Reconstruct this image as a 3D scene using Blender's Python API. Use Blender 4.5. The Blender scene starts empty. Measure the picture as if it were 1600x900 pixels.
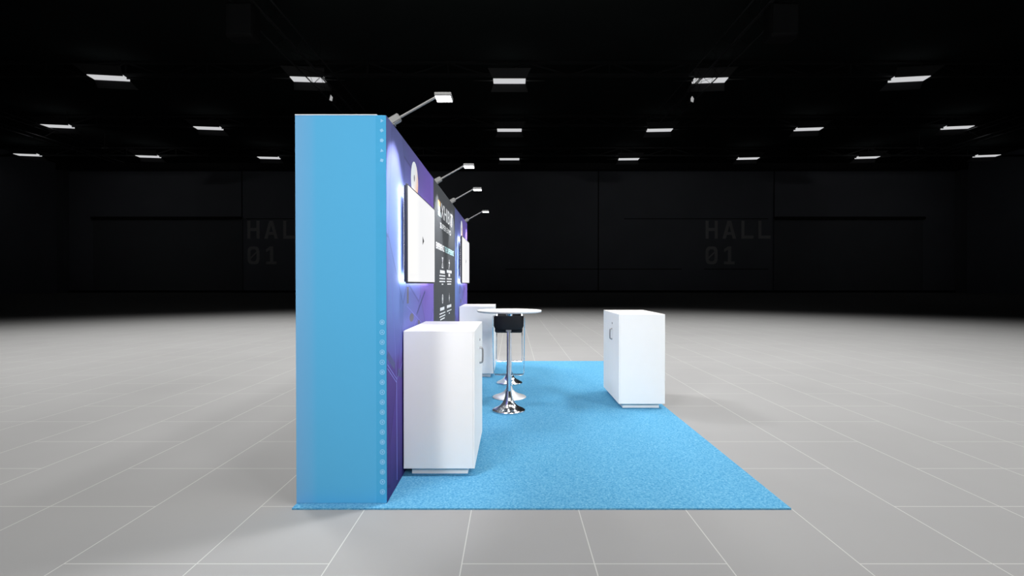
import bpy, bmesh, math, random
from mathutils import Vector, Matrix

C = bpy.context.scene.collection
SC = bpy.context.scene
PI = math.pi
random.seed(7)

# ------------------------------------------------------------------ camera
CAMH = 1.424
F = 800.0
HOR = 443.0
cam = bpy.data.cameras.new('camera')
cam.sensor_width = 36.0
cam.lens = 36.0 * F / 1600.0
cam.clip_end = 400
camo = bpy.data.objects.new('camera', cam)
C.objects.link(camo)
camo.location = (0, 0, CAMH)
camo.rotation_euler = (PI / 2 - math.atan((450 - HOR) / F), 0, 0)
SC.camera = camo
SC.view_settings.view_transform = 'Standard'
SC.view_settings.look = 'None'
SC.view_settings.exposure = 0.0
SC.view_settings.gamma = 1.0
SC.view_settings.use_curve_mapping = False

w = bpy.data.worlds.new('hall_dark')
SC.world = w
w.use_nodes = True
w.node_tree.nodes['Background'].inputs['Color'].default_value = (0.5, 0.6, 0.7, 1)
w.node_tree.nodes['Background'].inputs['Strength'].default_value = 0.01


# ------------------------------------------------------------------ materials
def _nt(name):
    m = bpy.data.materials.new(name)
    m.use_nodes = True
    nt = m.node_tree
    return m, nt, nt.nodes['Principled BSDF']


def mat(name, col, rough=0.5, metal=0.0, emit=None, strength=0.0, vary=0.04, scale=12.0, spec=0.5):
    m, nt, b = _nt(name)
    b.inputs['Roughness'].default_value = rough
    b.inputs['Metallic'].default_value = metal
    b.inputs['Specular IOR Level'].default_value = spec
    tc = nt.nodes.new('ShaderNodeTexCoord')
    nz = nt.nodes.new('ShaderNodeTexNoise')
    nz.inputs['Scale'].default_value = scale
    nt.links.new(tc.outputs['Object'], nz.inputs['Vector'])
    mx = nt.nodes.new('ShaderNodeMix')
    mx.data_type = 'RGBA'
    mx.inputs['A'].default_value = tuple(min(1, c * (1 - vary)) for c in col) + (1,)
    mx.inputs['B'].default_value = tuple(min(1, c * (1 + vary)) for c in col) + (1,)
    nt.links.new(nz.outputs['Fac'], mx.inputs['Factor'])
    nt.links.new(mx.outputs['Result'], b.inputs['Base Color'])
    if emit:
        b.inputs['Emission Color'].default_value = tuple(emit) + (1,)
        b.inputs['Emission Strength'].default_value = strength
    return m


def math_node(nt, op, a, b=None, c=None):
    n = nt.nodes.new('ShaderNodeMath')
    n.operation = op
    for i, v in enumerate((a, b, c)):
        if v is None:
            continue
        if isinstance(v, (int, float)):
            n.inputs[i].default_value = v
        else:
            nt.links.new(v, n.inputs[i])
    return n.outputs[0]


def ramp(nt, src, stops, interp='LINEAR'):
    r = nt.nodes.new('ShaderNodeValToRGB')
    r.color_ramp.interpolation = interp
    els = r.color_ramp.elements
    while len(els) < len(stops):
        els.new(0.5)
    for e, (p, col) in zip(els, stops):
        e.position = p
        e.color = tuple(col) + (1,)
    nt.links.new(src, r.inputs['Fac'])
    return r.outputs['Color']


def floor_material():
    m, nt, b = _nt('grey_floor_tiles')
    tc = nt.nodes.new('ShaderNodeTexCoord')
    sp = nt.nodes.new('ShaderNodeSeparateXYZ')
    nt.links.new(tc.outputs['Object'], sp.inputs[0])
    u = math_node(nt, 'DIVIDE', math_node(nt, 'ADD', sp.outputs[0], 0.929), 0.674)
    v = math_node(nt, 'DIVIDE', math_node(nt, 'SUBTRACT', sp.outputs[1], 2.589), 0.670)
    lw = 0.0042
    # lines running away from the camera
    fu = math_node(nt, 'ABSOLUTE', math_node(nt, 'SUBTRACT', u, math_node(nt, 'ROUND', u)))
    lu = math_node(nt, 'LESS_THAN', fu, lw)
    rv = math_node(nt, 'ROUND', v)
    fv = math_node(nt, 'ABSOLUTE', math_node(nt, 'SUBTRACT', v, rv))
    lv = math_node(nt, 'LESS_THAN', fv, lw)
    k = math_node(nt, 'SUBTRACT', math_node(nt, 'FLOOR', u), rv)
    md = math_node(nt, 'FLOORED_MODULO', math_node(nt, 'ADD', k, 0.5), 3.0)
    has = math_node(nt, 'GREATER_THAN', md, 1.0)
    lv = math_node(nt, 'MULTIPLY', lv, has)
    line = math_node(nt, 'MAXIMUM', lu, lv)
    nz = nt.nodes.new('ShaderNodeTexNoise')
    nz.inputs['Scale'].default_value = 0.8
    nz.inputs['Detail'].default_value = 4
    nt.links.new(tc.outputs['Object'], nz.inputs['Vector'])
    base = ramp(nt, nz.outputs['Fac'], [(0.3, (0.30, 0.298, 0.296)), (0.7, (0.318, 0.316, 0.314))])
    mx = nt.nodes.new('ShaderNodeMix')
    mx.data_type = 'RGBA'
    nt.links.new(line, mx.inputs['Factor'])
    nt.links.new(base, mx.inputs['A'])
    mx.inputs['B'].default_value = (0.50, 0.495, 0.48, 1)
    nt.links.new(mx.outputs['Result'], b.inputs['Base Color'])
    b.inputs['Roughness'].default_value = 0.6
    b.inputs['Specular IOR Level'].default_value = 0.03
    return m


def carpet_material():
    m, nt, b = _nt('blue_carpet_pile')
    tc = nt.nodes.new('ShaderNodeTexCoord')
    nz = nt.nodes.new('ShaderNodeTexNoise')
    nz.inputs['Scale'].default_value = 75
    nz.inputs['Detail'].default_value = 3
    nz.inputs['Roughness'].default_value = 0.7
    nt.links.new(tc.outputs['Object'], nz.inputs['Vector'])
    col = ramp(nt, nz.outputs['Fac'], [(0.30, (0.04, 0.20, 0.40)), (0.44, (0.085, 0.30, 0.50)),
                                       (0.57, (0.125, 0.36, 0.55)), (0.72, (0.24, 0.47, 0.62))])
    nt.links.new(col, b.inputs['Base Color'])
    b.inputs['Roughness'].default_value = 1.0
    b.inputs['Specular IOR Level'].default_value = 0.0
    bp = nt.nodes.new('ShaderNodeBump')
    bp.inputs['Strength'].default_value = 0.35
    bp.inputs['Distance'].default_value = 0.006
    nt.links.new(nz.outputs['Fac'], bp.inputs['Height'])
    nt.links.new(bp.outputs['Normal'], b.inputs['Normal'])
    return m


def end_panel_material():
    m, nt, b = _nt('sky_blue_fabric_print')
    tc = nt.nodes.new('ShaderNodeTexCoord')
    sp = nt.nodes.new('ShaderNodeSeparateXYZ')
    nt.links.new(tc.outputs['Generated'], sp.inputs[0])
    col = ramp(nt, sp.outputs[0], [(0.0, (0.16, 0.415, 0.70)), (0.16, (0.125, 0.42, 0.715)), (0.24, (0.094, 0.43, 0.73)), (1.0, (0.088, 0.425, 0.735))])
    nt.links.new(col, b.inputs['Base Color'])
    b.inputs['Roughness'].default_value = 0.75
    b.inputs['Specular IOR Level'].default_value = 0.2
    return m


def graphic_material(y0):
    """faceted blue to violet artwork print, top darkened for weak light; y0 = where the panel starts"""
    m, nt, b = _nt('blue_violet_print_with_shade')
    tc = nt.nodes.new('ShaderNodeTexCoord')
    sp = nt.nodes.new('ShaderNodeSeparateXYZ')
    nt.links.new(tc.outputs['Object'], sp.inputs[0])
    yy = math_node(nt, 'DIVIDE', math_node(nt, 'SUBTRACT', sp.outputs[1], y0), 1.97)
    zz = math_node(nt, 'DIVIDE', sp.outputs[2], 2.5)
    # slanted facets
    cmb = nt.nodes.new('ShaderNodeCombineXYZ')
    nt.links.new(math_node(nt, 'MULTIPLY', yy, 3.6), cmb.inputs[0])
    nt.links.new(math_node(nt, 'ADD', math_node(nt, 'MULTIPLY', zz, 2.6), math_node(nt, 'MULTIPLY', yy, 0.9)), cmb.inputs[1])
    vo = nt.nodes.new('ShaderNodeTexVoronoi')
    vo.voronoi_dimensions = '2D'
    vo.inputs['Scale'].default_value = 1.0
    nt.links.new(cmb.outputs[0], vo.inputs['Vector'])
    sc = nt.nodes.new('ShaderNodeSeparateColor')
    nt.links.new(vo.outputs['Color'], sc.inputs[0])
    ve = nt.nodes.new('ShaderNodeTexVoronoi')
    ve.voronoi_dimensions = '2D'
    ve.feature = 'DISTANCE_TO_EDGE'
    ve.inputs['Scale'].default_value = 1.0
    nt.links.new(cmb.outputs[0], ve.inputs['Vector'])
    zcol = ramp(nt, zz, [(0.0, (0.030, 0.024, 0.13)), (0.20, (0.062, 0.032, 0.22)), (0.345, (0.09, 0.052, 0.27)),
                         (0.375, (0.11, 0.11, 0.42)), (0.50, (0.155, 0.235, 0.58)), (0.75, (0.17, 0.255, 0.56)), (0.9, (0.12, 0.14, 0.36)), (1.0, (0.09, 0.10, 0.26))])  # dark top stops put the weaker light up there into the print
    pcol = ramp(nt, zz, [(0.0, (0.035, 0.02, 0.15)), (0.35, (0.18, 0.15, 0.52)), (0.7, (0.24, 0.14, 0.50)), (1.0, (0.15, 0.10, 0.42))])
    mx = nt.nodes.new('ShaderNodeMix')
    mx.data_type = 'RGBA'
    f = math_node(nt, 'ADD', yy, math_node(nt, 'MULTIPLY', math_node(nt, 'SUBTRACT', sc.outputs[0], 0.5), 0.35))
    fr = nt.nodes.new('ShaderNodeMapRange')
    fr.inputs['From Min'].default_value = 0.25
    fr.inputs['From Max'].default_value = 0.9
    nt.links.new(f, fr.inputs['Value'])
    nt.links.new(fr.outputs[0], mx.inputs['Factor'])
    nt.links.new(zcol, mx.inputs['A'])
    nt.links.new(pcol, mx.inputs['B'])
    val = math_node(nt, 'ADD', 0.84, math_node(nt, 'MULTIPLY', sc.outputs[1], 0.32))
    edge = math_node(nt, 'LESS_THAN', ve.outputs['Distance'], 0.012)
    val = math_node(nt, 'SUBTRACT', val, math_node(nt, 'MULTIPLY', edge, 0.22))
    hs = nt.nodes.new('ShaderNodeHueSaturation')
    nt.links.new(val, hs.inputs['Value'])
    nt.links.new(mx.outputs['Result'], hs.inputs['Color'])
    nt.links.new(hs.outputs[0], b.inputs['Base Color'])
    b.inputs['Roughness'].default_value = 0.7
    b.inputs['Specular IOR Level'].default_value = 0.2
    return m


def logo_material():
    m, nt, b = _nt('white_roundel_print')
    tc = nt.nodes.new('ShaderNodeTexCoord')
    sp = nt.nodes.new('ShaderNodeSeparateXYZ')
    nt.links.new(tc.outputs['Generated'], sp.inputs[0])
    s = math_node(nt, 'ADD', math_node(nt, 'MULTIPLY', sp.outputs[1], 0.6), math_node(nt, 'MULTIPLY', math_node(nt, 'SUBTRACT', 1.0, sp.outputs[2]), 0.4))
    col = ramp(nt, s, [(0.3, (0.85, 0.9, 0.92)), (0.55, (0.92, 0.86, 0.84)), (0.72, (0.92, 0.66, 0.52)), (0.85, (0.9, 0.5, 0.3))])
    nt.links.new(col, b.inputs['Base Color'])
    b.inputs['Roughness'].default_value = 0.6
    return m


def screen_material():
    m, nt, b = _nt('lit_white_screen')
    b.inputs['Base Color'].default_value = (0.02, 0.02, 0.02, 1)
    b.inputs['Roughness'].default_value = 0.25
    tc = nt.nodes.new('ShaderNodeTexCoord')
    sp = nt.nodes.new('ShaderNodeSeparateXYZ')
    nt.links.new(tc.outputs['Generated'], sp.inputs[0])
    col = ramp(nt, sp.outputs[1], [(0.0, (1.0, 0.99, 0.97)), (0.30, (1.0, 1.0, 0.99)), (0.36, (0.93, 0.935, 0.95)), (1.0, (0.95, 0.95, 0.96))])
    nt.links.new(col, b.inputs['Emission Color'])
    b.inputs['Emission Strength'].default_value = 0.98
    return m


M = {
    'floor': floor_material(),
    'carpet': carpet_material(),
    'end': end_panel_material(),
    'strip': mat('blue_icon_strip_print', (0.066, 0.395, 0.70), 0.75, spec=0.2),
    'icon': mat('pale_blue_icon_print', (0.28, 0.58, 0.83), 0.75, spec=0.2),
    'art1': graphic_material(3.283),
    'art3': graphic_material(7.222),
    'grey': mat('charcoal_fabric_print', (0.062, 0.066, 0.072), 0.7, spec=0.25),
    'core': mat('grey_fabric_side', (0.18, 0.18, 0.19), 0.8),
    'alu': mat('satin_aluminium', (0.42, 0.42, 0.43), 0.45, 0.6),
    'cap': mat('pale_top_rail', (0.75, 0.78, 0.82), 0.5),
    'ink_white': mat('white_print', (0.86, 0.87, 0.88), 0.6, vary=0.02),
    'ink_cyan': mat('pale_cyan_print', (0.55, 0.86, 0.88), 0.6, vary=0.02),
    'ink_orange': mat('orange_print', (0.85, 0.42, 0.18), 0.6),
    'ink_teal': mat('pale_teal_print', (0.50, 0.74, 0.74), 0.6),
    'ink_rod': mat('dark_indigo_print', (0.055, 0.065, 0.21), 0.7),
    'ink_node': mat('grey_print', (0.13, 0.13, 0.17), 0.7),
    'ink_line': mat('pale_violet_print', (0.20, 0.22, 0.66), 0.7),
    'logo': logo_material(),
    'white': mat('white_laminate', (0.86, 0.855, 0.845), 0.5, vary=0.01, spec=0.04),
    'whitetop': mat('white_table_laminate', (0.88, 0.88, 0.88), 0.5, vary=0.01, spec=0.0),
    'chrome': mat('chrome', (0.88, 0.89, 0.92), 0.15, 1.0, vary=0.01),
    'satin': mat('satin_silver', (0.86, 0.85, 0.86), 0.38, 0.55, vary=0.02),
    'handle': mat('brushed_steel', (0.36, 0.36, 0.37), 0.35, 0.8),
    'black': mat('black_leatherette', (0.011, 0.011, 0.013), 0.55, vary=0.15, scale=60, spec=0.25),
    'keyhole': mat('dark_lock', (0.03, 0.03, 0.03), 0.4),
    'tv': mat('dark_grey_bezel', (0.035, 0.037, 0.045), 0.4),
    'screen': screen_material(),
    'play': mat('dark_screen_symbol', (0.02, 0.02, 0.02), 0.5),
    'tick': mat('pale_screen_symbol', (0.02, 0.02, 0.02), 0.5, emit=(0.80, 0.80, 0.84), strength=0.9),
    'led': mat('led_backlight', (0.9, 0.9, 0.9), 0.5, emit=(0.93, 0.95, 1.0), strength=14.0),
    'lamp': mat('lit_floodlight_face', (0.9, 0.9, 0.9), 0.5, emit=(1.0, 1.0, 1.0), strength=6.0),
    'lamparm': mat('grey_lamp_metal', (0.24, 0.24, 0.235), 0.45, 0.2),
    'bay': mat('lit_ceiling_panel', (0.8, 0.8, 0.8), 0.5, emit=(0.97, 0.98, 1.0), strength=0.6),
    'glow_wing': mat('lamp_glow_wing', (0.12, 0.12, 0.125), 0.7),
    'steel': mat('dark_roof_steel', (0.030, 0.032, 0.034), 0.6, scale=1.0),
    'truss': mat('dull_truss_metal', (0.16, 0.16, 0.17), 0.4, 0.7, scale=2.0),
    'darkbox': mat('matte_black_housing', (0.012, 0.012, 0.013), 0.6),
    'wall': mat('charcoal_hall_wall', (0.40, 0.42, 0.48), 0.85, vary=0.12, scale=0.25, spec=0.1),
    'gate': mat('charcoal_hall_gate', (0.31, 0.325, 0.36), 0.85, vary=0.08, scale=0.3, spec=0.1),
    'seam': mat('black_panel_joint', (0.03, 0.03, 0.03), 0.9),
    'letter': mat('grey_wall_lettering', (0.95, 0.95, 0.96), 0.8, spec=0.1, vary=0.0),
    'roof': mat('black_roof', (0.035, 0.042, 0.042), 0.9, vary=0.2, scale=0.2, spec=0.1),
    'lens': mat('lit_stage_lens', (0.5, 0.5, 0.5), 0.3, emit=(1, 1, 1), strength=0.35),
    'led_dot': mat('lit_indicator', (0.5, 0.5, 0.5), 0.3, emit=(1, 1, 1), strength=0.25),
}


# ------------------------------------------------------------------ mesh helpers
class MB:
    def __init__(self):
        self.bm = bmesh.new()

    def box(self, x0, x1, y0, y1, z0, z1, bevel=0.0, seg=2):
        b = bmesh.new()
        bmesh.ops.create_cube(b, size=1.0)
        for v in b.verts:
            v.co = Vector((x0 + (v.co.x + .5) * (x1 - x0), y0 + (v.co.y + .5) * (y1 - y0), z0 + (v.co.z + .5) * (z1 - z0)))
        if bevel:
            bmesh.ops.bevel(b, geom=b.edges[:], offset=bevel, segments=seg, affect='EDGES', profile=0.5)
        self._take(b)
        return self

    def _take(self, b, mtx=None):
        if mtx is not None:
            bmesh.ops.transform(b, matrix=mtx, verts=b.verts)
        bmesh.ops.recalc_face_normals(b, faces=b.faces)
        me = bpy.data.meshes.new('tmp')
        b.to_mesh(me)
        b.free()
        self.bm.from_mesh(me)
        bpy.data.meshes.remove(me)

    def bar(self, p, q, r, n=10, r2=None):
        """round bar from p to q"""
        p, q = Vector(p), Vector(q)
        d = q - p
        b = bmesh.new()
        bmesh.ops.create_cone(b, cap_ends=True, segments=n, radius1=r, radius2=r if r2 is None else r2, depth=d.length)
        mtx = Matrix.Translation((p + q) / 2) @ d.to_track_quat('Z', 'Y').to_matrix().to_4x4()
        self._take(b, mtx)
        return self

    def sbar(self, p, q, wx, wy, up=(0, 1, 0), bevel=0.0):
        """rectangular bar from p to q"""
        p, q = Vector(p), Vector(q)
        d = q - p
        z = d.normalized()
        y = Vector(up)
        y = (y - z * y.dot(z)).normalized()
        x = y.cross(z)
        b = bmesh.new()
        bmesh.ops.create_cube(b, size=1.0)
        for v in b.verts:
            v.co = Vector((v.co.x * wx, v.co.y * wy, v.co.z * d.length))
        if bevel:
            bmesh.ops.bevel(b, geom=b.edges[:], offset=bevel, segments=2, affect='EDGES')
        mtx = Matrix((x, y, z)).transposed().to_4x4()
        mtx.translation = (p + q) / 2
        self._take(b, mtx)
        return self

    def lathe(self, prof, cx=0, cy=0, n=48):
        b = bmesh.new()
        rings = []
        for r, z in prof:
            if r < 1e-6:
                rings.append([b.verts.new((cx, cy, z))])
            else:
                rings.append([b.verts.new((cx + r * math.cos(2 * PI * i / n), cy + r * math.sin(2 * PI * i / n), z)) for i in range(n)])
        for a, c in zip(rings, rings[1:]):
            for i in range(n):
                j = (i + 1) % n
                if len(a) == 1 and len(c) == 1:
                    continue
                if len(a) == 1:
                    b.faces.new((a[0], c[i], c[j]))
                elif len(c) == 1:
                    b.faces.new((a[i], a[j], c[0]))
                else:
                    b.faces.new((a[i], a[j], c[j], c[i]))
        self._take(b)
        return self

    def prism(self, pts, depth):
        """closed polygon of 3D points extruded by the vector depth"""
        b = bmesh.new()
        d = Vector(depth)
        a = [b.verts.new(p) for p in pts]
        c = [b.verts.new(Vector(p) + d) for p in pts]
        n = len(pts)
        b.faces.new(a)
        b.faces.new(c)
        for i in range(n):
            j = (i + 1) % n
            b.faces.new((a[i], a[j], c[j], c[i]))
        self._take(b)
        return self

    def path(self, pts, r, n=8, closed=False):
        """round tube through points"""
        b = bmesh.new()
        P = [Vector(p) for p in pts]
        N = len(P)
        rings = []
        ref = None
        for i in range(N):
            if closed:
                t = (P[(i + 1) % N] - P[i - 1]).normalized()
            else:
                t = (P[min(i + 1, N - 1)] - P[max(i - 1, 0)]).normalized()
            if ref is None:
                ref = Vector((1, 0, 0)) if abs(t.x) < 0.9 else Vector((0, 1, 0))
            u = (ref - t * ref.dot(t)).normalized()
            ref = u
            v = t.cross(u)
            rings.append([b.verts.new(P[i] + r * (math.cos(2 * PI * k / n) * u + math.sin(2 * PI * k / n) * v)) for k in range(n)])
        for i in range(N if closed else N - 1):
            a, c = rings[i], rings[(i + 1) % N]
            for k in range(n):
                l = (k + 1) % n
                b.faces.new((a[k], a[l], c[l], c[k]))
        if not closed:
            b.faces.new(rings[0])
            b.faces.new(rings[-1])
        self._take(b)
        return self

    def mesh(self, me, mtx):
        b = bmesh.new()
        b.from_mesh(me)
        bmesh.ops.transform(b, matrix=mtx, verts=b.verts)
        me2 = bpy.data.meshes.new('tmp')
        b.to_mesh(me2)
        b.free()
        self.bm.from_mesh(me2)
        bpy.data.meshes.remove(me2)
        return self

    def build(self, name, m, parent=None, smooth=False, off=None):
        me = bpy.data.meshes.new(name)
        if off is not None:
            bmesh.ops.translate(self.bm, vec=Vector(off), verts=self.bm.verts)
        self.bm.to_mesh(me)
        self.bm.free()
        me.materials.append(m)
        if smooth:
            for p in me.polygons:
                p.use_smooth = True
            me.set_sharp_from_angle(angle=math.radians(35))
        o = bpy.data.objects.new(name, me)
        C.objects.link(o)
        if parent is not None:
            o.parent = parent
        return o


def tag(o, label, cat, group=None):
    o['label'] = label
    o['category'] = cat
    if group:
        o['group'] = group
    return o


def thing(name, label, cat, loc=(0, 0, 0), rz=0.0, group=None):
    o = bpy.data.objects.new(name, None)
    o.empty_display_size = 0.1
    C.objects.link(o)
    o.location = loc
    o.rotation_euler = (0, 0, rz)
    return tag(o, label, cat, group)


def structure(o):
    o['kind'] = 'structure'
    return o


def copy_tree(o, parent=None):
    c = o.copy()
    C.objects.link(c)
    if parent is not None:
        c.parent = parent
    for ch in list(o.children):
        copy_tree(ch, c)
    return c


# text -> mesh in the wall plane (x of text runs along +Y, up along +Z, faces +X)
def text_mesh(body, bold=0.0):
    cu = bpy.data.curves.new('t', 'FONT')
    cu.body = body
    cu.size = 1.0
    cu.offset = bold
    cu.extrude = 0.01
    cu.resolution_u = 3
    ob = bpy.data.objects.new('t', cu)
    C.objects.link(ob)
    dg = bpy.context.evaluated_depsgraph_get()
    me = bpy.data.meshes.new_from_object(ob.evaluated_get(dg))
    bpy.data.objects.remove(ob)
    bpy.data.curves.remove(cu)
    return me


def wall_text(mb, body, y0, y1, z0, z1, x, bold=0.0, th=0.0006):
    me = text_mesh(body, bold)
    xs = [v.co.x for v in me.vertices]
    ys = [v.co.y for v in me.vertices]
    ax, bx, ay, by = min(xs), max(xs), min(ys), max(ys)
    su, sv = (y1 - y0) / (bx - ax), (z1 - z0) / (by - ay)
    mtx = Matrix(((0, 0, th / 0.02, x + th / 2), (su, 0, 0, y0 - ax * su), (0, sv, 0, z0 - ay * sv), (0, 0, 0, 1)))
    mb.mesh(me, mtx)
    bpy.data.meshes.remove(me)
    return mb


# ------------------------------------------------------------------ the hall
HX, HY, HB, HZ = 71.0, 81.0, -45.0, 20.2
structure(MB().box(-HX, HX, HB, HY, -0.3, 0.0).build('floor', M['floor']))
structure(MB().box(-HX, HX, HB, HY, HZ, HZ + 0.3).build('ceiling', M['roof']))
wb = structure(MB().box(-HX, HX, HY, HY + 0.5, 0, HZ).build('wall_back', M['wall']))
structure(MB().box(-HX - .5, -HX, HB, HY + .5, 0, HZ).build('wall_left', M['wall']))
structure(MB().box(HX, HX + .5, HB, HY + .5, 0, HZ).build('wall_right', M['wall']))
structure(MB().box(-HX - .5, HX + .5, HB - .5, HB, 0, HZ).build('wall_front', M['roof']))


def wx(px, Y):
    return (px - 800.0) * Y / F


def wz(py, Y):
    return CAMH - (py - HOR) * Y / F


# wall cladding joints and the two big gates
def seam(px0, px1, py0, py1, name='panel_joint'):
    MB().box(wx(px0, HY), wx(px1, HY), HY - 0.03, HY, wz(py1, HY), wz(py0, HY)).build(name, M['seam'], wb)


seam(934, 935.5, 268, 455)
seam(1208, 1209.5, 268, 455)
seam(378, 379.5, 268, 455)
seam(975, 1200, 341.5, 342.5)
seam(385, 460, 341.5, 342.5)
seam(790, 1065, 420, 421)
seam(1100, 1200, 420, 421)
# black strip over each gate stands in for the shadow along its top
for i, (a, b) in enumerate(((148, 380), (1208, 1440))):
    g = structure(MB().box(wx(a, HY), wx(b, HY), HY - 0.25, HY, 0.0, wz(342, HY)).build('door_%d' % (i + 1), M['gate']))
    MB().box(wx(a, HY), wx(b, HY), HY - 0.75, HY - 0.2, wz(343, HY), wz(339.5, HY)).build('lintel_shadow', M['seam'], g)
# dark girder under the roof along the far wall, and corner columns
structure(MB().box(-HX, HX, HY - 1.2, HY, wz(268, HY), HZ).build('trim_1', M['steel']))
structure(MB().box(-HX, -HX + 1.0, HY - 1.0, HY, 0, HZ).build('trim_2', M['gate']))
structure(MB().box(HX - 1.0, HX, HY - 1.0, HY, 0, HZ).build('trim_3', M['gate']))
structure(MB().box(-HX, HX, HY - 0.3, HY, 0, 0.35).build('baseboard_back', M['seam']))


# HALL 01 lettering, drawn as monospaced block letters in a 5 x 7 cell
def letter_polys(ch):
    s = 1.25
    if ch == 'H':
        return [[(0, 0), (s, 0), (s, 7), (0, 7)], [(3.75, 0), (5, 0), (5, 7), (3.75, 7)], [(s, 3.0), (3.75, 3.0), (3.75, 4.2), (s, 4.2)]]
    if ch == 'A':
        return [[(-.3, 0), (1.05, 0), (3.05, 7), (1.75, 7)], [(5.3, 0), (3.95, 0), (2.0, 7), (3.25, 7)], [(1.1, 1.5), (3.9, 1.5), (3.6, 2.6), (1.4, 2.6)]]
    if ch == 'L':
        return [[(0, 0), (s, 0), (s, 7), (0, 7)], [(s, 0), (5, 0), (5, 1.2), (s, 1.2)]]
    if ch == '1':
        return [[(2.0, 1.1), (3.3, 1.1), (3.3, 7), (2.0, 7)], [(0.4, 0), (4.7, 0), (4.7, 1.1), (0.4, 1.1)], [(0.4, 4.7), (2.0, 5.7), (2.0, 7), (0.4, 5.9)]]
    if ch == '0':
        out = []
        N = 24
        def sup(a, rx, ry):
            c, d = math.cos(a), math.sin(a)
            return (2.5 + rx * math.copysign(abs(c) ** 0.6, c), 3.5 + ry * math.copysign(abs(d) ** 0.6, d))
        for i in range(N):
            a, b = 2 * PI * i / N, 2 * PI * (i + 1) / N
            out.append([sup(a, 2.5, 3.5), sup(b, 2.5, 3.5), sup(b, 1.25, 2.35), sup(a, 1.25, 2.35)])
        out.append([(1.35, 2.1), (3.65, 4.2), (3.65, 5.0), (1.35, 2.9)])
        return out


def hall_sign(px, label):
    Y = HY - 0.26 if px < 500 else HY
    t = thing('wall_lettering', label, 'lettering', (wx(px, HY), HY, wz(413, HY)), 0, 'hall number lettering')
    u = (28.0 / 7.0) * HY / F      # one cell unit in metres
    for ch, cx, cz in (('H', 0, 10.0), ('A', 6.9, 10.0), ('L', 14.0, 10.0), ('L', 20.6, 10.0), ('0', 0, 0), ('1', 6.9, 0)):
        mb = MB()
        for k, poly in enumerate(letter_polys(ch)):
            mb.prism([((cx + a * 0.95) * u, -0.04 - 0.002 * (k % 5), (cz + b) * u) for a, b in poly], (0, 0.04 + 0.002 * (k % 5), 0))
        mb.build('letter' if ch in 'HAL' else 'digit', M['letter'], t)


hall_sign(387, 'grey HALL 01 lettering on the far wall, its end hidden by the blue panel')
hall_sign(1102, 'grey HALL 01 lettering on the far wall, whole, above the right counter')

# ------------------------------------------------------------------ roof girders, trusses, hanging gear
LZ = 18.4


def girder(name, Y, label):
    t = thing(name, label, 'girder', (0, Y, 0), 0, 'roof girders')
    mb = MB()
    mb.box(-HX, HX, -.18, .18, LZ + 0.6, LZ + 0.9)
    mb.build('bottom_chord', M['steel'], t)
    MB().box(-HX, HX, -.18, .18, HZ - 0.25, HZ - 0.02).build('top_chord', M['steel'], t)
    return t


def row_girder(Y, depth, label):
    """cross girder of the roof with W-shaped webs"""
    t = thing('roof_girder', label, 'girder', (0, Y, 0), 0, 'roof girders')
    z0, z1 = LZ + 0.5, HZ - 0.05
    MB().box(-HX + .1, HX - .1, -.15, .15, z0, z0 + .22).build('bottom_chord', M['steel'], t)
    MB().box(-HX + .1, HX - .1, -.15, .15, z1 - .18, z1).build('top_chord', M['steel'], t)
    mb = MB()
    st = 3.4
    n = int(2 * (HX - 1) / st)
    for i in range(n):
        x = -HX + 1 + i * st
        if i % 2 == 0:
            mb.sbar((x, 0, z0 + .1), (x + st, 0, z1 - .1), .12, .12)
        else:
            mb.sbar((x, 0, z1 - .1), (x + st, 0, z0 + .1), .12, .12)
            mb.sbar((x, 0, z1 - .1), (x, 0, z0 + .1), .12, .12)
    mb.build('web', M['steel'], t)
    return t


row_girder(43.4, 1, 'black steel roof girder above the nearest row of ceiling lights')
row_girder(57.2, 1, 'black steel roof girder above the middle row of ceiling lights')
row_girder(70.6, 1, 'black steel roof girder above the farthest row of ceiling lights')


def long_truss(x, y0, y1, label):
    t = thing('lighting_truss', label, 'truss', (x, y0, 0), 0, 'lighting trusses under the roof')
    L = y1 - y0
    z0, z1, h = 17.0, 18.2, 0.62
    for sx in (-h, h):
        for z in (z0, z1):
            MB().bar((sx, 0, z), (sx, L, z), .045, 8).build('chord', M['truss'], t)
    mb = MB()
    n = int(L / 1.6)
    for i in range(n):
        a, b = i * L / n, (i + 1) * L / n
        s = 1 if i % 2 else -1
        for sx in (-h, h):
            mb.bar((sx, a, z0 if s > 0 else z1), (sx, b, z1 if s > 0 else z0), .013, 6)
        for z in (z0, z1):
            mb.bar((-h * s, a, z), (h * s, b, z), .013, 6)
    mb.build('lattice', M['darkbox'], t)
    for k in range(4):
        mb = MB()
        yy = L * (0.1 + 0.27 * k)
        mb.bar((0, yy, z1), (0, yy, HZ), .02, 6)
        mb.bar((-h, yy, z1), (h, yy, z1), .03, 6)
        mb.build('hanger', M['darkbox'], t)
    return t


long_truss(-14.9, 22, 50, 'dark lighting truss running away under the roof above the left side of the hall')
long_truss(14.9, 22, 50, 'dark lighting truss running away under the roof above the right side of the hall')
long_truss(-50.5, 40, 66, 'dark lighting truss near the left wall, beyond the blue end panel')
long_truss(50.5, 40, 66, 'dark lighting truss near the right wall of the hall')


def speaker_cluster(x, y, label):
    t = thing('hanging_loudspeaker', label, 'loudspeaker', (x, y, 14.9), 0, 'hanging loudspeakers')
    MB().box(-.8, .8, -.5, .5, 0.0, 1.9, .18).build('housing', M['darkbox'], t)
    MB().box(-.68, .68, -.53, -.49, .15, 1.75, .01).build('grille', M['steel'], t)
    for sx in (-.62, .62):
        MB().sbar((sx, 0, 1.85), (sx, 0, 2.05), .06, .06).build('bracket', M['truss'], t)


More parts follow.
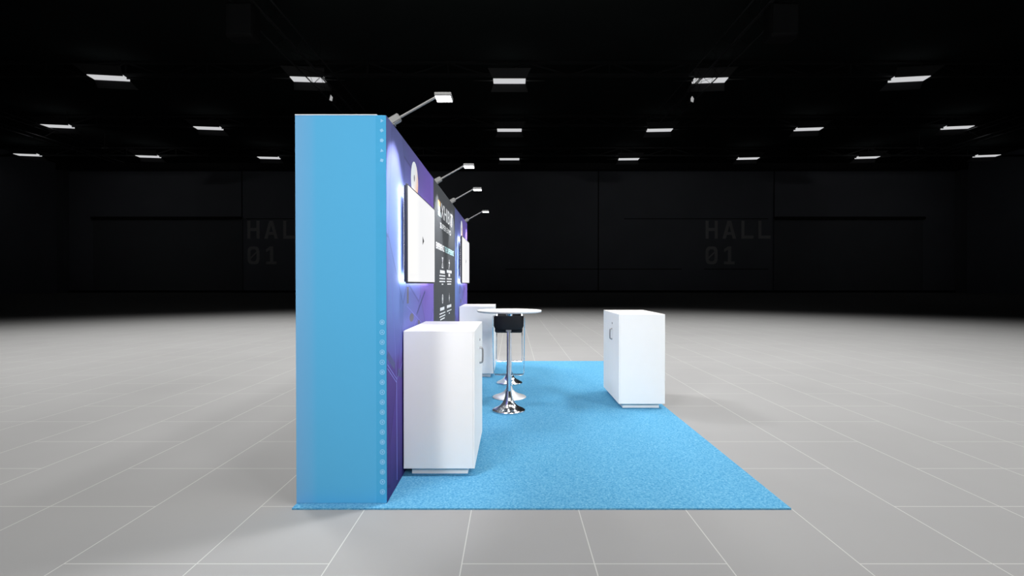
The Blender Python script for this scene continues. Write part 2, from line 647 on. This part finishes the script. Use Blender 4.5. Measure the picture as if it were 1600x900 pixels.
speaker_cluster(-14.9, 28.5, 'black loudspeaker hanging from the left lighting truss')
speaker_cluster(14.9, 28.5, 'black loudspeaker hanging from the right lighting truss')


def stage_light(px, py, side, label):
    dz = 15.079
    Y = dz * F / (HOR - py)
    t = thing('hanging_stage_light', label, 'stage light', (-14.28 * side, Y, CAMH + dz - .45), 0, 'stage lights on the trusses')
    MB().lathe([(0, -.25), (.22, -.25), (.26, -.1), (.26, .3), (.18, .42), (0, .42)], n=20).build('housing', M['darkbox'], t, True)
    mb = MB()
    for sx in (-.3, .3):
        mb.sbar((sx, 0, 0), (sx, 0, .62), .04, .1)
    mb.sbar((-.3, 0, .62), (.3, 0, .62), .04, .1)
    mb.bar((0, 0, .62), (0, 0, .9), .03, 8)
    mb.build('yoke', M['darkbox'], t)
    MB().prism([(.06 * -side - .10, -.28, -.12), (.10 - .06 * side, -.28, -.2), (.15 - .05 * side, -.28, .1), (-.06 * side + .0, -.28, .3), (-.08 - .03 * side, -.28, .1)], (0, .03, 0)).build('lens', M['lens'], t)


stage_light(527, 148, 1, 'small stage light with a lit lens under the left lighting truss')
stage_light(1060, 150, -1, 'small stage light with a lit lens under the right lighting truss')


def bay_light(px, py, label, src=[None]):
    dz = LZ - CAMH
    Y = dz * F / (HOR - py)
    X = wx(px, Y)
    rz = 0.22 * math.atan2(-X, Y)
    if src[0] is None:
        t = thing('ceiling_light', label, 'ceiling light', (X, Y, LZ), rz, 'rows of ceiling lights')
        MB().box(-1.35, 1.35, -.5, .5, 0.0, 0.16, .02).build('lit_panel', M['bay'], t)
        mb = MB().box(-1.2, 1.2, -.3, .3, .17, .34, .03)
        mb.build('housing', M['steel'], t)
        mb = MB()  # sloped plates added to stand for the glow around the lit panel
        mb.prism([(-1.37, -.53, .04), (1.37, -.53, .04), (1.75, -1.6, .45), (-1.75, -1.6, .45)], (0, .01, .03))
        mb.build('glow_wing', M['glow_wing'], t)
        mb = MB()
        mb.prism([(-1.37, .53, -.02), (1.37, .53, -.02), (1.6, 1.3, -.40), (-1.6, 1.3, -.40)], (0, .02, .02))
        mb.build('glow_wing', M['glow_wing'], t)
        for s in (-1, 1):  # tapered rods added to stand for the light streaks at both ends
            MB().bar((s * 1.37, 0, .06), (s * 3.0, 0, .06), .07, 8, .015).build('streak_rod', M['glow_wing'], t)
        for s in (-.9, .9):
            MB().bar((s, 0, .3), (s, 0, HZ - LZ), .02, 6).build('hanger', M['steel'], t)
        src[0] = t
        return t
    t = copy_tree(src[0])
    t.location = (X, Y, LZ)
    t.rotation_euler = (0, 0, rz)
    t['label'] = label
    return t


r1 = [(172, 123.5, 'leftmost lit ceiling panel of the nearest, largest row'),
      (483, 126, 'lit ceiling panel of the nearest row just above the blue end panel'),
      (796, 128.5, 'lit ceiling panel of the nearest row in the middle of the hall'),
      (1108, 127.5, 'lit ceiling panel of the nearest row, second from the right'),
      (1418, 125.5, 'rightmost lit ceiling panel of the nearest, largest row')]
r2 = [(92, 198.5, 'leftmost lit ceiling panel of the middle row'),
      (327, 201.5, 'lit ceiling panel of the middle row, second from the left'),
      (796, 204.5, 'lit ceiling panel of the middle row in the middle of the hall'),
      (1030, 204.5, 'lit ceiling panel of the middle row, just right of the middle one'),
      (1262, 203, 'lit ceiling panel of the middle row, second from the right'),
      (1494, 200.5, 'rightmost lit ceiling panel of the middle row')]
r3 = [(45, 243, 'leftmost lit ceiling panel of the farthest, smallest row'),
      (233, 245.5, 'small lit ceiling panel of the farthest row, second from the left'),
      (421, 247.5, 'small lit ceiling panel of the farthest row, nearest to the blue end panel'),
      (796, 249.5, 'small lit ceiling panel of the farthest row in the middle of the hall'),
      (982, 249.5, 'small lit ceiling panel of the farthest row, fourth from the right'),
      (1168, 248.5, 'small lit ceiling panel of the farthest row, third from the right'),
      (1354, 247, 'small lit ceiling panel of the farthest row, second from the right'),
      (1540, 244.5, 'rightmost lit ceiling panel of the farthest, smallest row')]
for r in (r1, r2, r3):
    for a in r:
        bay_light(*a)

# ------------------------------------------------------------------ carpet
CT = 0.010
tag(MB().box(-1.385, 1.757, 3.209, 9.338, 0.0, CT).build('carpet', M['carpet']),
    'bright blue speckled carpet under the whole stand', 'carpet')

# ------------------------------------------------------------------ the back wall of the stand
XL, XF = -1.388, -0.804          # back and front of the wall
Y0, Y1 = 3.283, 9.19
H = 2.5
ew = thing('display_backdrop', 'tall blue and violet fabric display wall along the left edge of the carpet', 'display wall', (0, 0, 0))
MB().box(XL + .01, XF - .008, Y0 + .008, Y1, CT, H - .004).build('core', M['core'], ew)
ep = MB().box(XL, XF, Y0, Y0 + .008, CT, H, .002, 1).build('end_panel', M['end'], ew)
ep['label'] = 'sky blue end panel'
MB().box(XL, XF - .06, Y0 - .001, Y0 + .05, H, H + .006).build('top_rail', M['cap'], ew)
st = MB().box(XF - .068, XF - .0015, Y0 - .0008, Y0, CT + .004, H - .004).build('icon_strip', M['strip'], ep)


def glyph(mb, cx, cz, r, k):
    """small printed roundel, broken ring with an inner shape"""
    y = Y0 - .0016
    N = 16
    if k > 4:
        for i in range(N):
            a = 2 * PI * i / N
            b = 2 * PI * (i + 1) / N
            q = [(cx + rr * math.cos(t), y, cz + rr * math.sin(t)) for rr, t in ((r, a), (r, b), (r * .74, b), (r * .74, a))]
            mb.prism(q, (0, .0008, 0))
    s = r * (.55 if k > 4 else .8)
    ang = k * 1.3
    pts = []
    m_ = 3 + k % 3
    for i in range(m_):
        t = ang + 2 * PI * i / m_
        pts.append((cx + s * math.cos(t), y, cz + s * math.sin(t)))
    mb.prism(pts, (0, .0008, 0))


gx = wx(597, Y0)
ys = [189.5, 204.5, 220, 236, 251] + [503.5 + 15.65 * i for i in range(18)]
for k, py in enumerate(ys):
    mb = MB()
    glyph(mb, gx, wz(py, Y0), .0165, k)
    mb.build('printed_icon', M['icon'], st)

PY = [3.283, 5.252, 7.221, 9.19]
gp = []
for i in range(3):
    g = MB().box(XF - .008, XF, PY[i] + (.001 if i else 0.0), PY[i + 1] - .001, CT, H, .0015, 1).build(
        'graphic_panel', (M['art1'], M['grey'], M['art3'])[i], ew)
    g['label'] = ('blue and violet artwork panel', 'charcoal panel with white lettering', 'blue and violet artwork panel')[i]
    gp.append(g)


def art(g, dy):
    """printed rods, nodes and lines of the network artwork"""
    x = XF + .0002
    t = .0003

    def rod(y0, z0, y1, z1, wd, mb):
        nm, mt = mb
        mb = MB()
        d = Vector((y1 - y0, z1 - z0)).normalized()
        n = Vector((-d.y, d.x)) * wd / 2
        mb.prism([(x, y0 + n.x + dy, z0 + n.y), (x, y0 - n.x + dy, z0 - n.y), (x, y1 - n.x + dy, z1 - n.y), (x, y1 + n.x + dy, z1 + n.y)], (t, 0, 0))
        return mb.build(nm, M[mt], g)

    def ell(y, z, ry, rz, mb):
        nm, mt = mb
        mb = MB()
        mb.prism([(x, y + dy + ry * math.cos(2 * PI * i / 20), z + rz * math.sin(2 * PI * i / 20)) for i in range(20)], (t, 0, 0))
        return mb.build(nm, M[mt], g)

    mb = ('printed_rod', 'ink_rod')
    rod(4.73, 1.353, 4.317, 1.165, .022, mb)
    rod(3.30, .965, 3.505, .855, .05, mb)
    rod(3.60, .80, 3.95, .70, .05, mb)
    mb = ('printed_node', 'ink_node')
    ell(4.10, 1.152, .085, .034, mb)
    ell(4.42, 1.09, .05, .02, mb)
    rod(3.95, 1.40, 3.95, 1.27, .07, mb)
    mb = ('printed_line', 'ink_line')
    rod(3.30, .90, 3.56, .76, .006, mb)
    rod(3.30, .875, 3.56, .735, .006, mb)
    rod(3.56, .75, 4.3, 1.12, .006, mb)
    rod(3.56, .75, 3.57, .05, .012, mb)
    rod(3.56, .75, 3.42, 1.5, .006, mb)
    rod(3.92, 1.25, 4.9, .98, .006, mb)
    lg = ell(4.235, 2.27, .155, .157, ('roundel', 'logo'))
    lg['label'] = 'white round emblem with an orange lower edge'
    x2 = x + t
    mb = MB()
    mb.prism([(x2, 4.22 + dy + .018 * math.cos(2 * PI * i / 12), 2.29 + .028 * math.sin(2 * PI * i / 12)) for i in range(12)], (t, 0, 0))
    mb.build('roundel_mark', M['ink_node'], g)


art(gp[0], 0.0)
art(gp[2], 3.938)

# lettering of the charcoal panel
g = gp[1]
XP = XF + .0002
mb = MB()
wall_text(mb, 'XHIBIT', 5.80, 6.90, 2.172, 2.338, XP, .004)
o = mb.build('headline', M['ink_white'], g)
# first letter drawn as three bars
for (za, zb, ln, m) in ((2.286, 2.338, .17, 'ink_orange'), (2.229, 2.277, .14, 'ink_white'), (2.172, 2.220, .17, 'ink_teal')):
    MB().box(XP, XP + .0006, 5.585, 5.585 + ln, za, zb).build('headline_bar', M[m], g)
mb = MB()
wall_text(mb, 'SUPER EXPO', 5.74, 6.735, 2.048, 2.112, XP, .006)
mb.build('subtitle', M['ink_white'], g)
mb = MB()
wall_text(mb, 'EXPERIENCE', 5.425, 6.08, 1.797, 1.868, XP, .02)
mb.build('slogan', M['ink_white'], g)
mb = MB()
wall_text(mb, 'THE DIFFERENCE', 6.13, 7.07, 1.797, 1.868, XP, .02)
mb.build('slogan', M['ink_cyan'], g)


def rows(mb, yc, lines):
    for (z, wd, hh) in lines:
        y = yc - wd / 2
        while y < yc + wd / 2 - .02:
            l = min(random.uniform(.05, .13), yc + wd / 2 - y)
            mb.box(XP, XP + .0006, y, y + l, z - hh / 2, z + hh / 2)
            y += l + .014


def seg(mb, y0, z0, y1, z1, wd=.012):
    d = Vector((y1 - y0, z1 - z0)).normalized()
    n = Vector((-d.y, d.x)) * wd / 2
    mb.prism([(XP, y0 + n.x, z0 + n.y), (XP, y0 - n.x, z0 - n.y), (XP, y1 - n.x, z1 - n.y), (XP, y1 + n.x, z1 + n.y)], (.0006, 0, 0))


def ring(mb, y, z, r, wd=.010, n=18):
    for i in range(n):
        a, b = 2 * PI * i / n, 2 * PI * (i + 1) / n
        seg(mb, y + r * math.cos(a), z + r * math.sin(a), y + r * math.cos(b), z + r * math.sin(b), wd)


# icon: crossed tools
mb = MB()
yc, zc = 5.93, 1.668
seg(mb, yc - .05, zc - .06, yc + .05, zc + .06)
seg(mb, yc + .05, zc - .06, yc - .05, zc + .06)
ring(mb, yc, zc + .035, .02)
seg(mb, yc - .06, zc - .06, yc + .06, zc - .06)
mb.build('icon', M['ink_white'], g)
# icon: runner like arrow
mb = MB()
yc, zc = 6.56, 1.668
ring(mb, yc, zc + .045, .012)
seg(mb, yc - .05, zc + .02, yc + .06, zc + .02, .018)
seg(mb, yc + .04, zc + .02, yc - .01, zc - .03, .02)
seg(mb, yc - .01, zc - .03, yc - .04, zc - .06)
mb.build('icon', M['ink_white'], g)
# icon: globe / people
mb = MB()
yc, zc = 5.93, 1.246
ring(mb, yc, zc, .05)
ring(mb, yc, zc, .02, .016)
seg(mb, yc, zc - .05, yc, zc + .05)
seg(mb, yc - .05, zc, yc + .05, zc)
mb.build('icon', M['ink_white'], g)
# icon: target
mb = MB()
yc, zc = 6.56, 1.24
ring(mb, yc, zc, .032, .008)
seg(mb, yc, zc - .06, yc, zc + .06, .008)
seg(mb, yc - .06, zc, yc + .06, zc, .008)
mb.build('icon', M['ink_white'], g)
for (yc, cap, lines) in ((5.92, [(1.558, .40, .036)], [(1.513, .48, .014), (1.480, .48, .014), (1.447, .48, .014), (1.416, .12, .014)]),
                         (6.56, [(1.575, .50, .036), (1.530, .16, .036)], [(1.482, .50, .014), (1.449, .50, .014), (1.417, .38, .014)]),
                         (5.92, [(1.133, .38, .036)], [(1.082, .48, .014), (1.048, .48, .014), (1.016, .36, .014)]),
                         (6.56, [(1.135, .46, .036)], [(1.080, .46, .014), (1.045, .10, .014)])):
    mb = MB()
    rows(mb, yc, cap)
    mb.build('caption', M['ink_white'], g)
    mb = MB()
    rows(mb, yc, lines)
    mb.build('text_block', M['ink_white'], g)


# ------------------------------------------------------------------ screens
def television(ya, yb, label, first=[None]):
    if first[0] is not None:
        t = copy_tree(first[0])
        t.location = (XF, (ya + yb) / 2, 1.424)
        t['label'] = label
        return t
    t = thing('television', label, 'television', (XF, (ya + yb) / 2, 1.424), 0, 'televisions on the display wall')
    first[0] = t
    wd = (yb - ya) / 2
    h = .71
    xf = .064
    MB().box(xf - .016, xf, -wd, wd, 0, h, .003).build('casing', M['tv'], t)
    sc = MB().box(xf, xf + .0012, -wd + .011, wd - .011, .013, h - .011).build('screen', M['screen'], t)
    sc['label'] = 'lit white screen'
    MB().prism([(xf + .0013, -.03, h / 2 - .035), (xf + .0013, .035, h / 2), (xf + .0013, -.03, h / 2 + .035)], (.0005, 0, 0)).build('play_symbol', M['play'], sc)
    mb = MB()
    for k in range(9):
        mb.box(xf + .0013, xf + .0018, -wd + .05 + .035 * k, -wd + .055 + .035 * k, .045, .075 + .008 * (k % 3))
    mb.build('screen_control', M['tick'], sc)
    # thicker lower half of the back
    mb = MB()
    mb.prism([(xf - .016, -wd + .012, .012), (xf - .028, -wd + .012, .012), (xf - .028, -wd + .012, .36), (xf - .016, -wd + .012, .45)], (0, 2 * wd - .024, 0))
    mb.build('back_housing', M['tv'], t)
    MB().box(.0005, xf - .026, -.2, .2, .15, .34, .003).build('wall_bracket', M['tv'], t)
    # light strip stuck round the back, shining on the wall
    x_ = xf - .0295
    a, b, c, d = -wd + .014, wd - .014, .014, h - .012
    e = .044
    mb = MB()
    for (y0, y1, z0, z1) in ((a, a + e, c + e, d - e), (b - e, b, c + e, d - e), (a, b, c, c + e), (a, b, d - e, d)):
        vs = [mb.bm.verts.new(p) for p in ((x_, y0, z0), (x_, y0, z1), (x_, y1, z1), (x_, y1, z0))]
        mb.bm.faces.new(vs)
    mb.build('backlight', M['led'], t)
    # opaque backing added to block the strip's rear glow
    mb = MB()
    for (y0, y1, z0, z1) in ((a, a + e, c + e, d - e), (b - e, b, c + e, d - e), (a, b, c, c + e), (a, b, d - e, d)):
        mb.box(x_ + .0004, xf - .0158, y0 - .001, y1 + .001, z0 - .001, z1 + .001)
    mb.build('backlight_shield', M['tv'], t)
    return t


television(3.632, 4.902, 'lit white screen with a play symbol on the nearer violet panel, above the near counter')
television(7.585, 8.855, 'lit white screen on the farther violet panel, beyond the charcoal panel')


# ------------------------------------------------------------------ arm spotlights on top of the wall
def arm_light(Y, label, first=[None]):
    if first[0] is not None:
        t = copy_tree(first[0])
        t.location = (XF, Y, H)
        t['label'] = label
    else:
        t = thing('arm_spotlight', label, 'spotlight', (XF, Y, H), 0, 'arm spotlights along the wall top')
        first[0] = t
        MB().sbar((-.035, 0, -.006 + .022), (.04, 0, .037 + .022), .05, .055, (0, 1, 0), .006).build('clamp', M['lamparm'], t)
        MB().sbar((-.05, 0, .004), (.008, 0, .004), .006, .05).build('foot', M['lamparm'], t)
        MB().bar((.03, 0, .05), (.29, 0, .197), .0085, 10).build('arm', M['lamparm'], t, True)
        hd = MB().box(.283, .396, -.062, .062, .182, .208, .006).build('lamp_head', M['lamparm'], t)
        fc = MB().box(.288, .391, -.056, .056, .179, .1825, .001, 1).build('lamp_face', M['lamp'], hd)
        fc['label'] = 'glowing white lamp face'
    # the light it throws on the wall
    ld = bpy.data.lights.new('spot_beam', 'SPOT')
    ld.energy = 105
    ld.color = (0.96, 0.97, 1.0)
    ld.spot_size = math.radians(66)
    ld.spot_blend = 0.55
    ld.shadow_soft_size = .035
    lo = bpy.data.objects.new('spot_beam', ld)
    C.objects.link(lo)
    lo.parent = t
    lo.location = (.335, 0, .165)
    d = Vector((-math.sin(math.radians(19)), 0, -math.cos(math.radians(19))))
    lo.rotation_euler = d.to_track_quat('-Z', 'Y').to_euler()
    return t


_arm = [(3.50, 'nearest and largest arm spotlight, on the wall top by the blue end panel'),
        (5.54, 'second arm spotlight from the front, above the near edge of the charcoal panel'),
        (6.90, 'third arm spotlight from the front, above the far edge of the charcoal panel'),
        (9.03, 'farthest and smallest arm spotlight, at the far end of the wall top')]
# copies must be taken before beams are attached, so build the fixtures first
_first = None
for Yl, lb in _arm:
    if _first is None:
        t0 = arm_light(Yl, lb)
        _beam = [c for c in t0.children if c.type == 'LIGHT'][0]
        _first = t0
    else:
        t = copy_tree(_first)
        t.location = (XF, Yl, H)
        t['label'] = lb


# ------------------------------------------------------------------ white counters
def counter(X, Y, rz, label, first=[None]):
    """local: front face at y=0, length along +y, doors on the +x side"""
    if first[0] is not None:
        t = copy_tree(first[0])
        t.location = (X, Y, CT)
        t.rotation_euler = (0, 0, rz)
        t['label'] = label
        return t
    t = thing('display_counter', label, 'counter', (X, Y, CT), rz, 'white lockable counters')
    first[0] = t
    wd, ln = .26, .48
    zb, zt = .057, 1.063
    MB().box(-wd, wd - .012, -ln, ln, zb, zt, .002, 1).build('cabinet_body', M['white'], t)
    MB().box(-wd, wd, -ln, ln, zt, zt + .004, .001, 1).build('counter_top', M['white'], t)
    MB().box(-wd + .05, wd - .055, -ln + .06, ln - .06, 0.0, zb).build('plinth', M['white'], t)
    dr = MB().box(wd - .0115, wd, -ln + .0005, ln - .0005, zb, zt - .0005, .0012, 1).build('door', M['white'], t)
    # bow handle
    hy = .09
    x0 = wd
    pts = [(x0 - .001, hy, .872), (x0 + .012, hy, .872), (x0 + .022, hy, .868), (x0 + .026, hy, .858), (x0 + .027, hy, .81),
           (x0 + .026, hy, .762), (x0 + .022, hy, .752), (x0 + .012, hy, .748), (x0 - .001, hy, .748)]
    hd = MB().path(pts, .008, 10).build('handle', M['handle'], dr, True)
    hd['label'] = 'steel bow handle'
    mb = MB()
    mb.bar((wd - .001, hy + .01, .94), (wd + .005, hy + .01, .94), .011, 16)
    lk = mb.build('lock', M['handle'], dr)
    MB().box(wd + .005, wd + .0058, hy + .0075, hy + .0125, .933, .947).build('keyhole', M['keyhole'], t)
    return t


counter(-.534, 4.22, 0, 'white counter nearest to the camera, against the violet wall by the blue end panel')
counter(-.534, 8.18, 0, 'white counter at the far end of the wall, partly hidden behind the table')
counter(1.463, 6.236, PI, 'free-standing white counter on the right edge of the blue carpet')

# ------------------------------------------------------------------ bar table and stools
CX = -.033
tb = thing('bar_table', 'round white bar table on a silver column, standing between two black stools', 'table', (CX, 6.36, CT))
zt = 1.094 - CT
MB().lathe([(0, zt - .026), (.378, zt - .026), (.392, zt - .023), (.40, zt - .012), (.40, zt - .004), (.396, zt), (0, zt)], n=72).build('tabletop', M['whitetop'], tb, True)
MB().lathe([(0, 0), (.205, 0), (.21, .006), (.205, .012), (.17, .024), (.12, .042), (.075, .066), (.045, .10), (.034, .14), (0, .14)], n=56).build('base', M['satin'], tb, True)
MB().bar((0, 0, .12), (0, 0, zt - .06), .03, 24).build('column', M['chrome'], tb, True)
MB().lathe([(0, zt - .075), (.034, zt - .075), (.04, zt - .05), (.075, zt - .034), (.08, zt - .026), (0, zt - .026)], n=32).build('flange', M['chrome'], tb, True)


def stool(Y, rz, label, first=[None]):
    """local: origin at the base, back towards -y, seat and footrest towards +y"""
    if first[0] is not None:
        t = copy_tree(first[0])
        t.location = (CX - .004, Y, CT)
        t.rotation_euler = (0, 0, rz)
        t['label'] = label
        return t
    t = thing('bar_stool', label, 'stool', (CX - .004, Y, CT), rz, 'black bar stools at the table')
    first[0] = t
    MB().lathe([(0, 0), (.178, 0), (.184, .006), (.184, .012), (.178, .020), (.155, .030), (.122, .045), (.09, .067), (.066, .096), (.05, .13), (.040, .17), (.034, .22), (0, .22)], n=56).build('base', M['chrome'], t, True)
    MB().bar((0, 0, .20), (0, 0, .50), .0245, 28).build('column', M['chrome'], t, True)
    MB().bar((0, 0, .49), (0, 0, .885), .0215, 28).build('piston', M['chrome'], t, True)
    MB().box(-.03, .03, -.028, .12, .880, .905, .004).build('collar', M['handle'], t)
    # seat with rounded edges
    MB().box(-.155, .155, .03, .42, .862, .925, .022, 4).build('seat', M['black'], t, True)
    # low backrest, gently curved round the sitter
    b = MB()
    n = 10
    tmp = bmesh.new()
    z0, z1 = .902, 1.055
    rows_ = []
    for zi in range(5):
        z = z0 + (z1 - z0) * zi / 4
        k = 1.0 - (.10 if zi == 0 else 0)
        row = []
        for i in range(n + 1):
            u = -1 + 2 * i / n
            x = .166 * u * k
            y = -.05 + .055 * abs(u) ** 3 + .02 * (1 - zi / 4) ** 2
            row.append((x, y, z))
        rows_.append(row)
    fv = [[tmp.verts.new(p) for p in r] for r in rows_]
    bv = [[tmp.verts.new((p[0] * .97, p[1] + .03, p[2])) for p in r] for r in rows_]
    for zi in range(4):
        for i in range(n):
            tmp.faces.new((fv[zi][i], fv[zi][i + 1], fv[zi + 1][i + 1], fv[zi + 1][i]))
            tmp.faces.new((bv[zi][i + 1], bv[zi][i], bv[zi + 1][i], bv[zi + 1][i + 1]))
    for i in range(n):
        tmp.faces.new((fv[0][i + 1], fv[0][i], bv[0][i], bv[0][i + 1]))
        tmp.faces.new((fv[4][i], fv[4][i + 1], bv[4][i + 1], bv[4][i]))
    for zi in range(4):
        tmp.faces.new((fv[zi][0], fv[zi + 1][0], bv[zi + 1][0], bv[zi][0]))
        tmp.faces.new((fv[zi + 1][n], fv[zi][n], bv[zi][n], bv[zi + 1][n]))
    b._take(tmp)
    b.build('backrest', M['black'], t, True)
    # chrome loop: up both sides of the back, down to the footrest in front
    for s in (-1, 1):
        pts = [(s * .150, .0, 1.058), (s * .170, .0, 1.052), (s * .176, .002, 1.036), (s * .176, .02, .93), (s * .176, .12, .72), (s * .176, .25, .45), (s * .174, .285, .375), (s * .166, .292, .352)]
        mb = MB()
        for p, q in zip(pts, pts[1:]):
            mb.sbar(p, q, .009, .030)
        mb.build('side_frame', M['chrome'], t)
    MB().sbar((-.168, .292, .350), (.168, .292, .350), .009, .030, (0, 1, .3)).build('footrest', M['chrome'], t)
    return t


stool(5.68, 0, 'nearer black bar stool, its back to the camera, on a chrome trumpet base')
stool(7.26, PI, 'black bar stool behind the table, mostly hidden by the nearer stool')


# ------------------------------------------------------------------ added lighting: ring of unseen spots over the stand
def spot(x, y, z, tx, ty, tz, energy, size, blend, radius):
    ld = bpy.data.lights.new('unseen_spot', 'SPOT')
    ld.energy = energy
    ld.spot_size = math.radians(size)
    ld.spot_blend = blend
    ld.shadow_soft_size = radius
    ld.specular_factor = 0.12
    ld.color = (1.0, 0.995, 0.985)
    o = bpy.data.objects.new('unseen_spot', ld)
    C.objects.link(o)
    o.location = (x, y, z)
    o.rotation_euler = (Vector((tx, ty, tz)) - Vector((x, y, z))).to_track_quat('-Z', 'Y').to_euler()


for i in range(8):
    a = 2 * PI * (i + .5) / 8
    x, y = 0.0 + 11.0 * math.cos(a), 9.0 + 8.5 * math.sin(a)
    back = math.sin(a) > 0
    spot(x, y, 17, x, y, 0, 6600 if back else 3000, 82, 0.9, 1.6)
# unseen stronger pair over the stand's two sides, one low from the far right
spot(9.5, 8.5, 17, 3, 8.5, 0, 3400, 84, 0.9, .9)
spot(-9.5, 10, 17, -7, 10, 0, 3300, 84, 0.9, .9)
spot(13, 15, 12, 0, 5.5, 0, 2200, 60, 0.9, .5)
spot(-10, 13, 14, 1.2, 6.3, .6, 4200, 40, 0.9, .9)  # added to brighten the right counter's inner side
spot(15, 3.5, 9, -.8, 6.6, 1.3, 2200, 38, 1.0, 1.2)  # added to brighten the near counter's inner side and the display wall
# added lower spots from the camera side, lifting the front faces
spot(-8, -8, 7.0, 0.4, 6.2, 1.3, 4500, 30, 1.0, 1.6)
spot(0.5, -10, 7.0, -0.4, 6.0, 1.3, 2300, 27, 1.0, 1.6)
spot(10, -6, 7.0, -0.2, 6.0, 1.3, 4600, 31, 1.0, 1.6)
# dim spots added to brighten the far wall
for x in (-52, -18, 18, 52):
    spot(x, 58, 19.0, x, 81, 12, 130, 95, 0.8, .5)
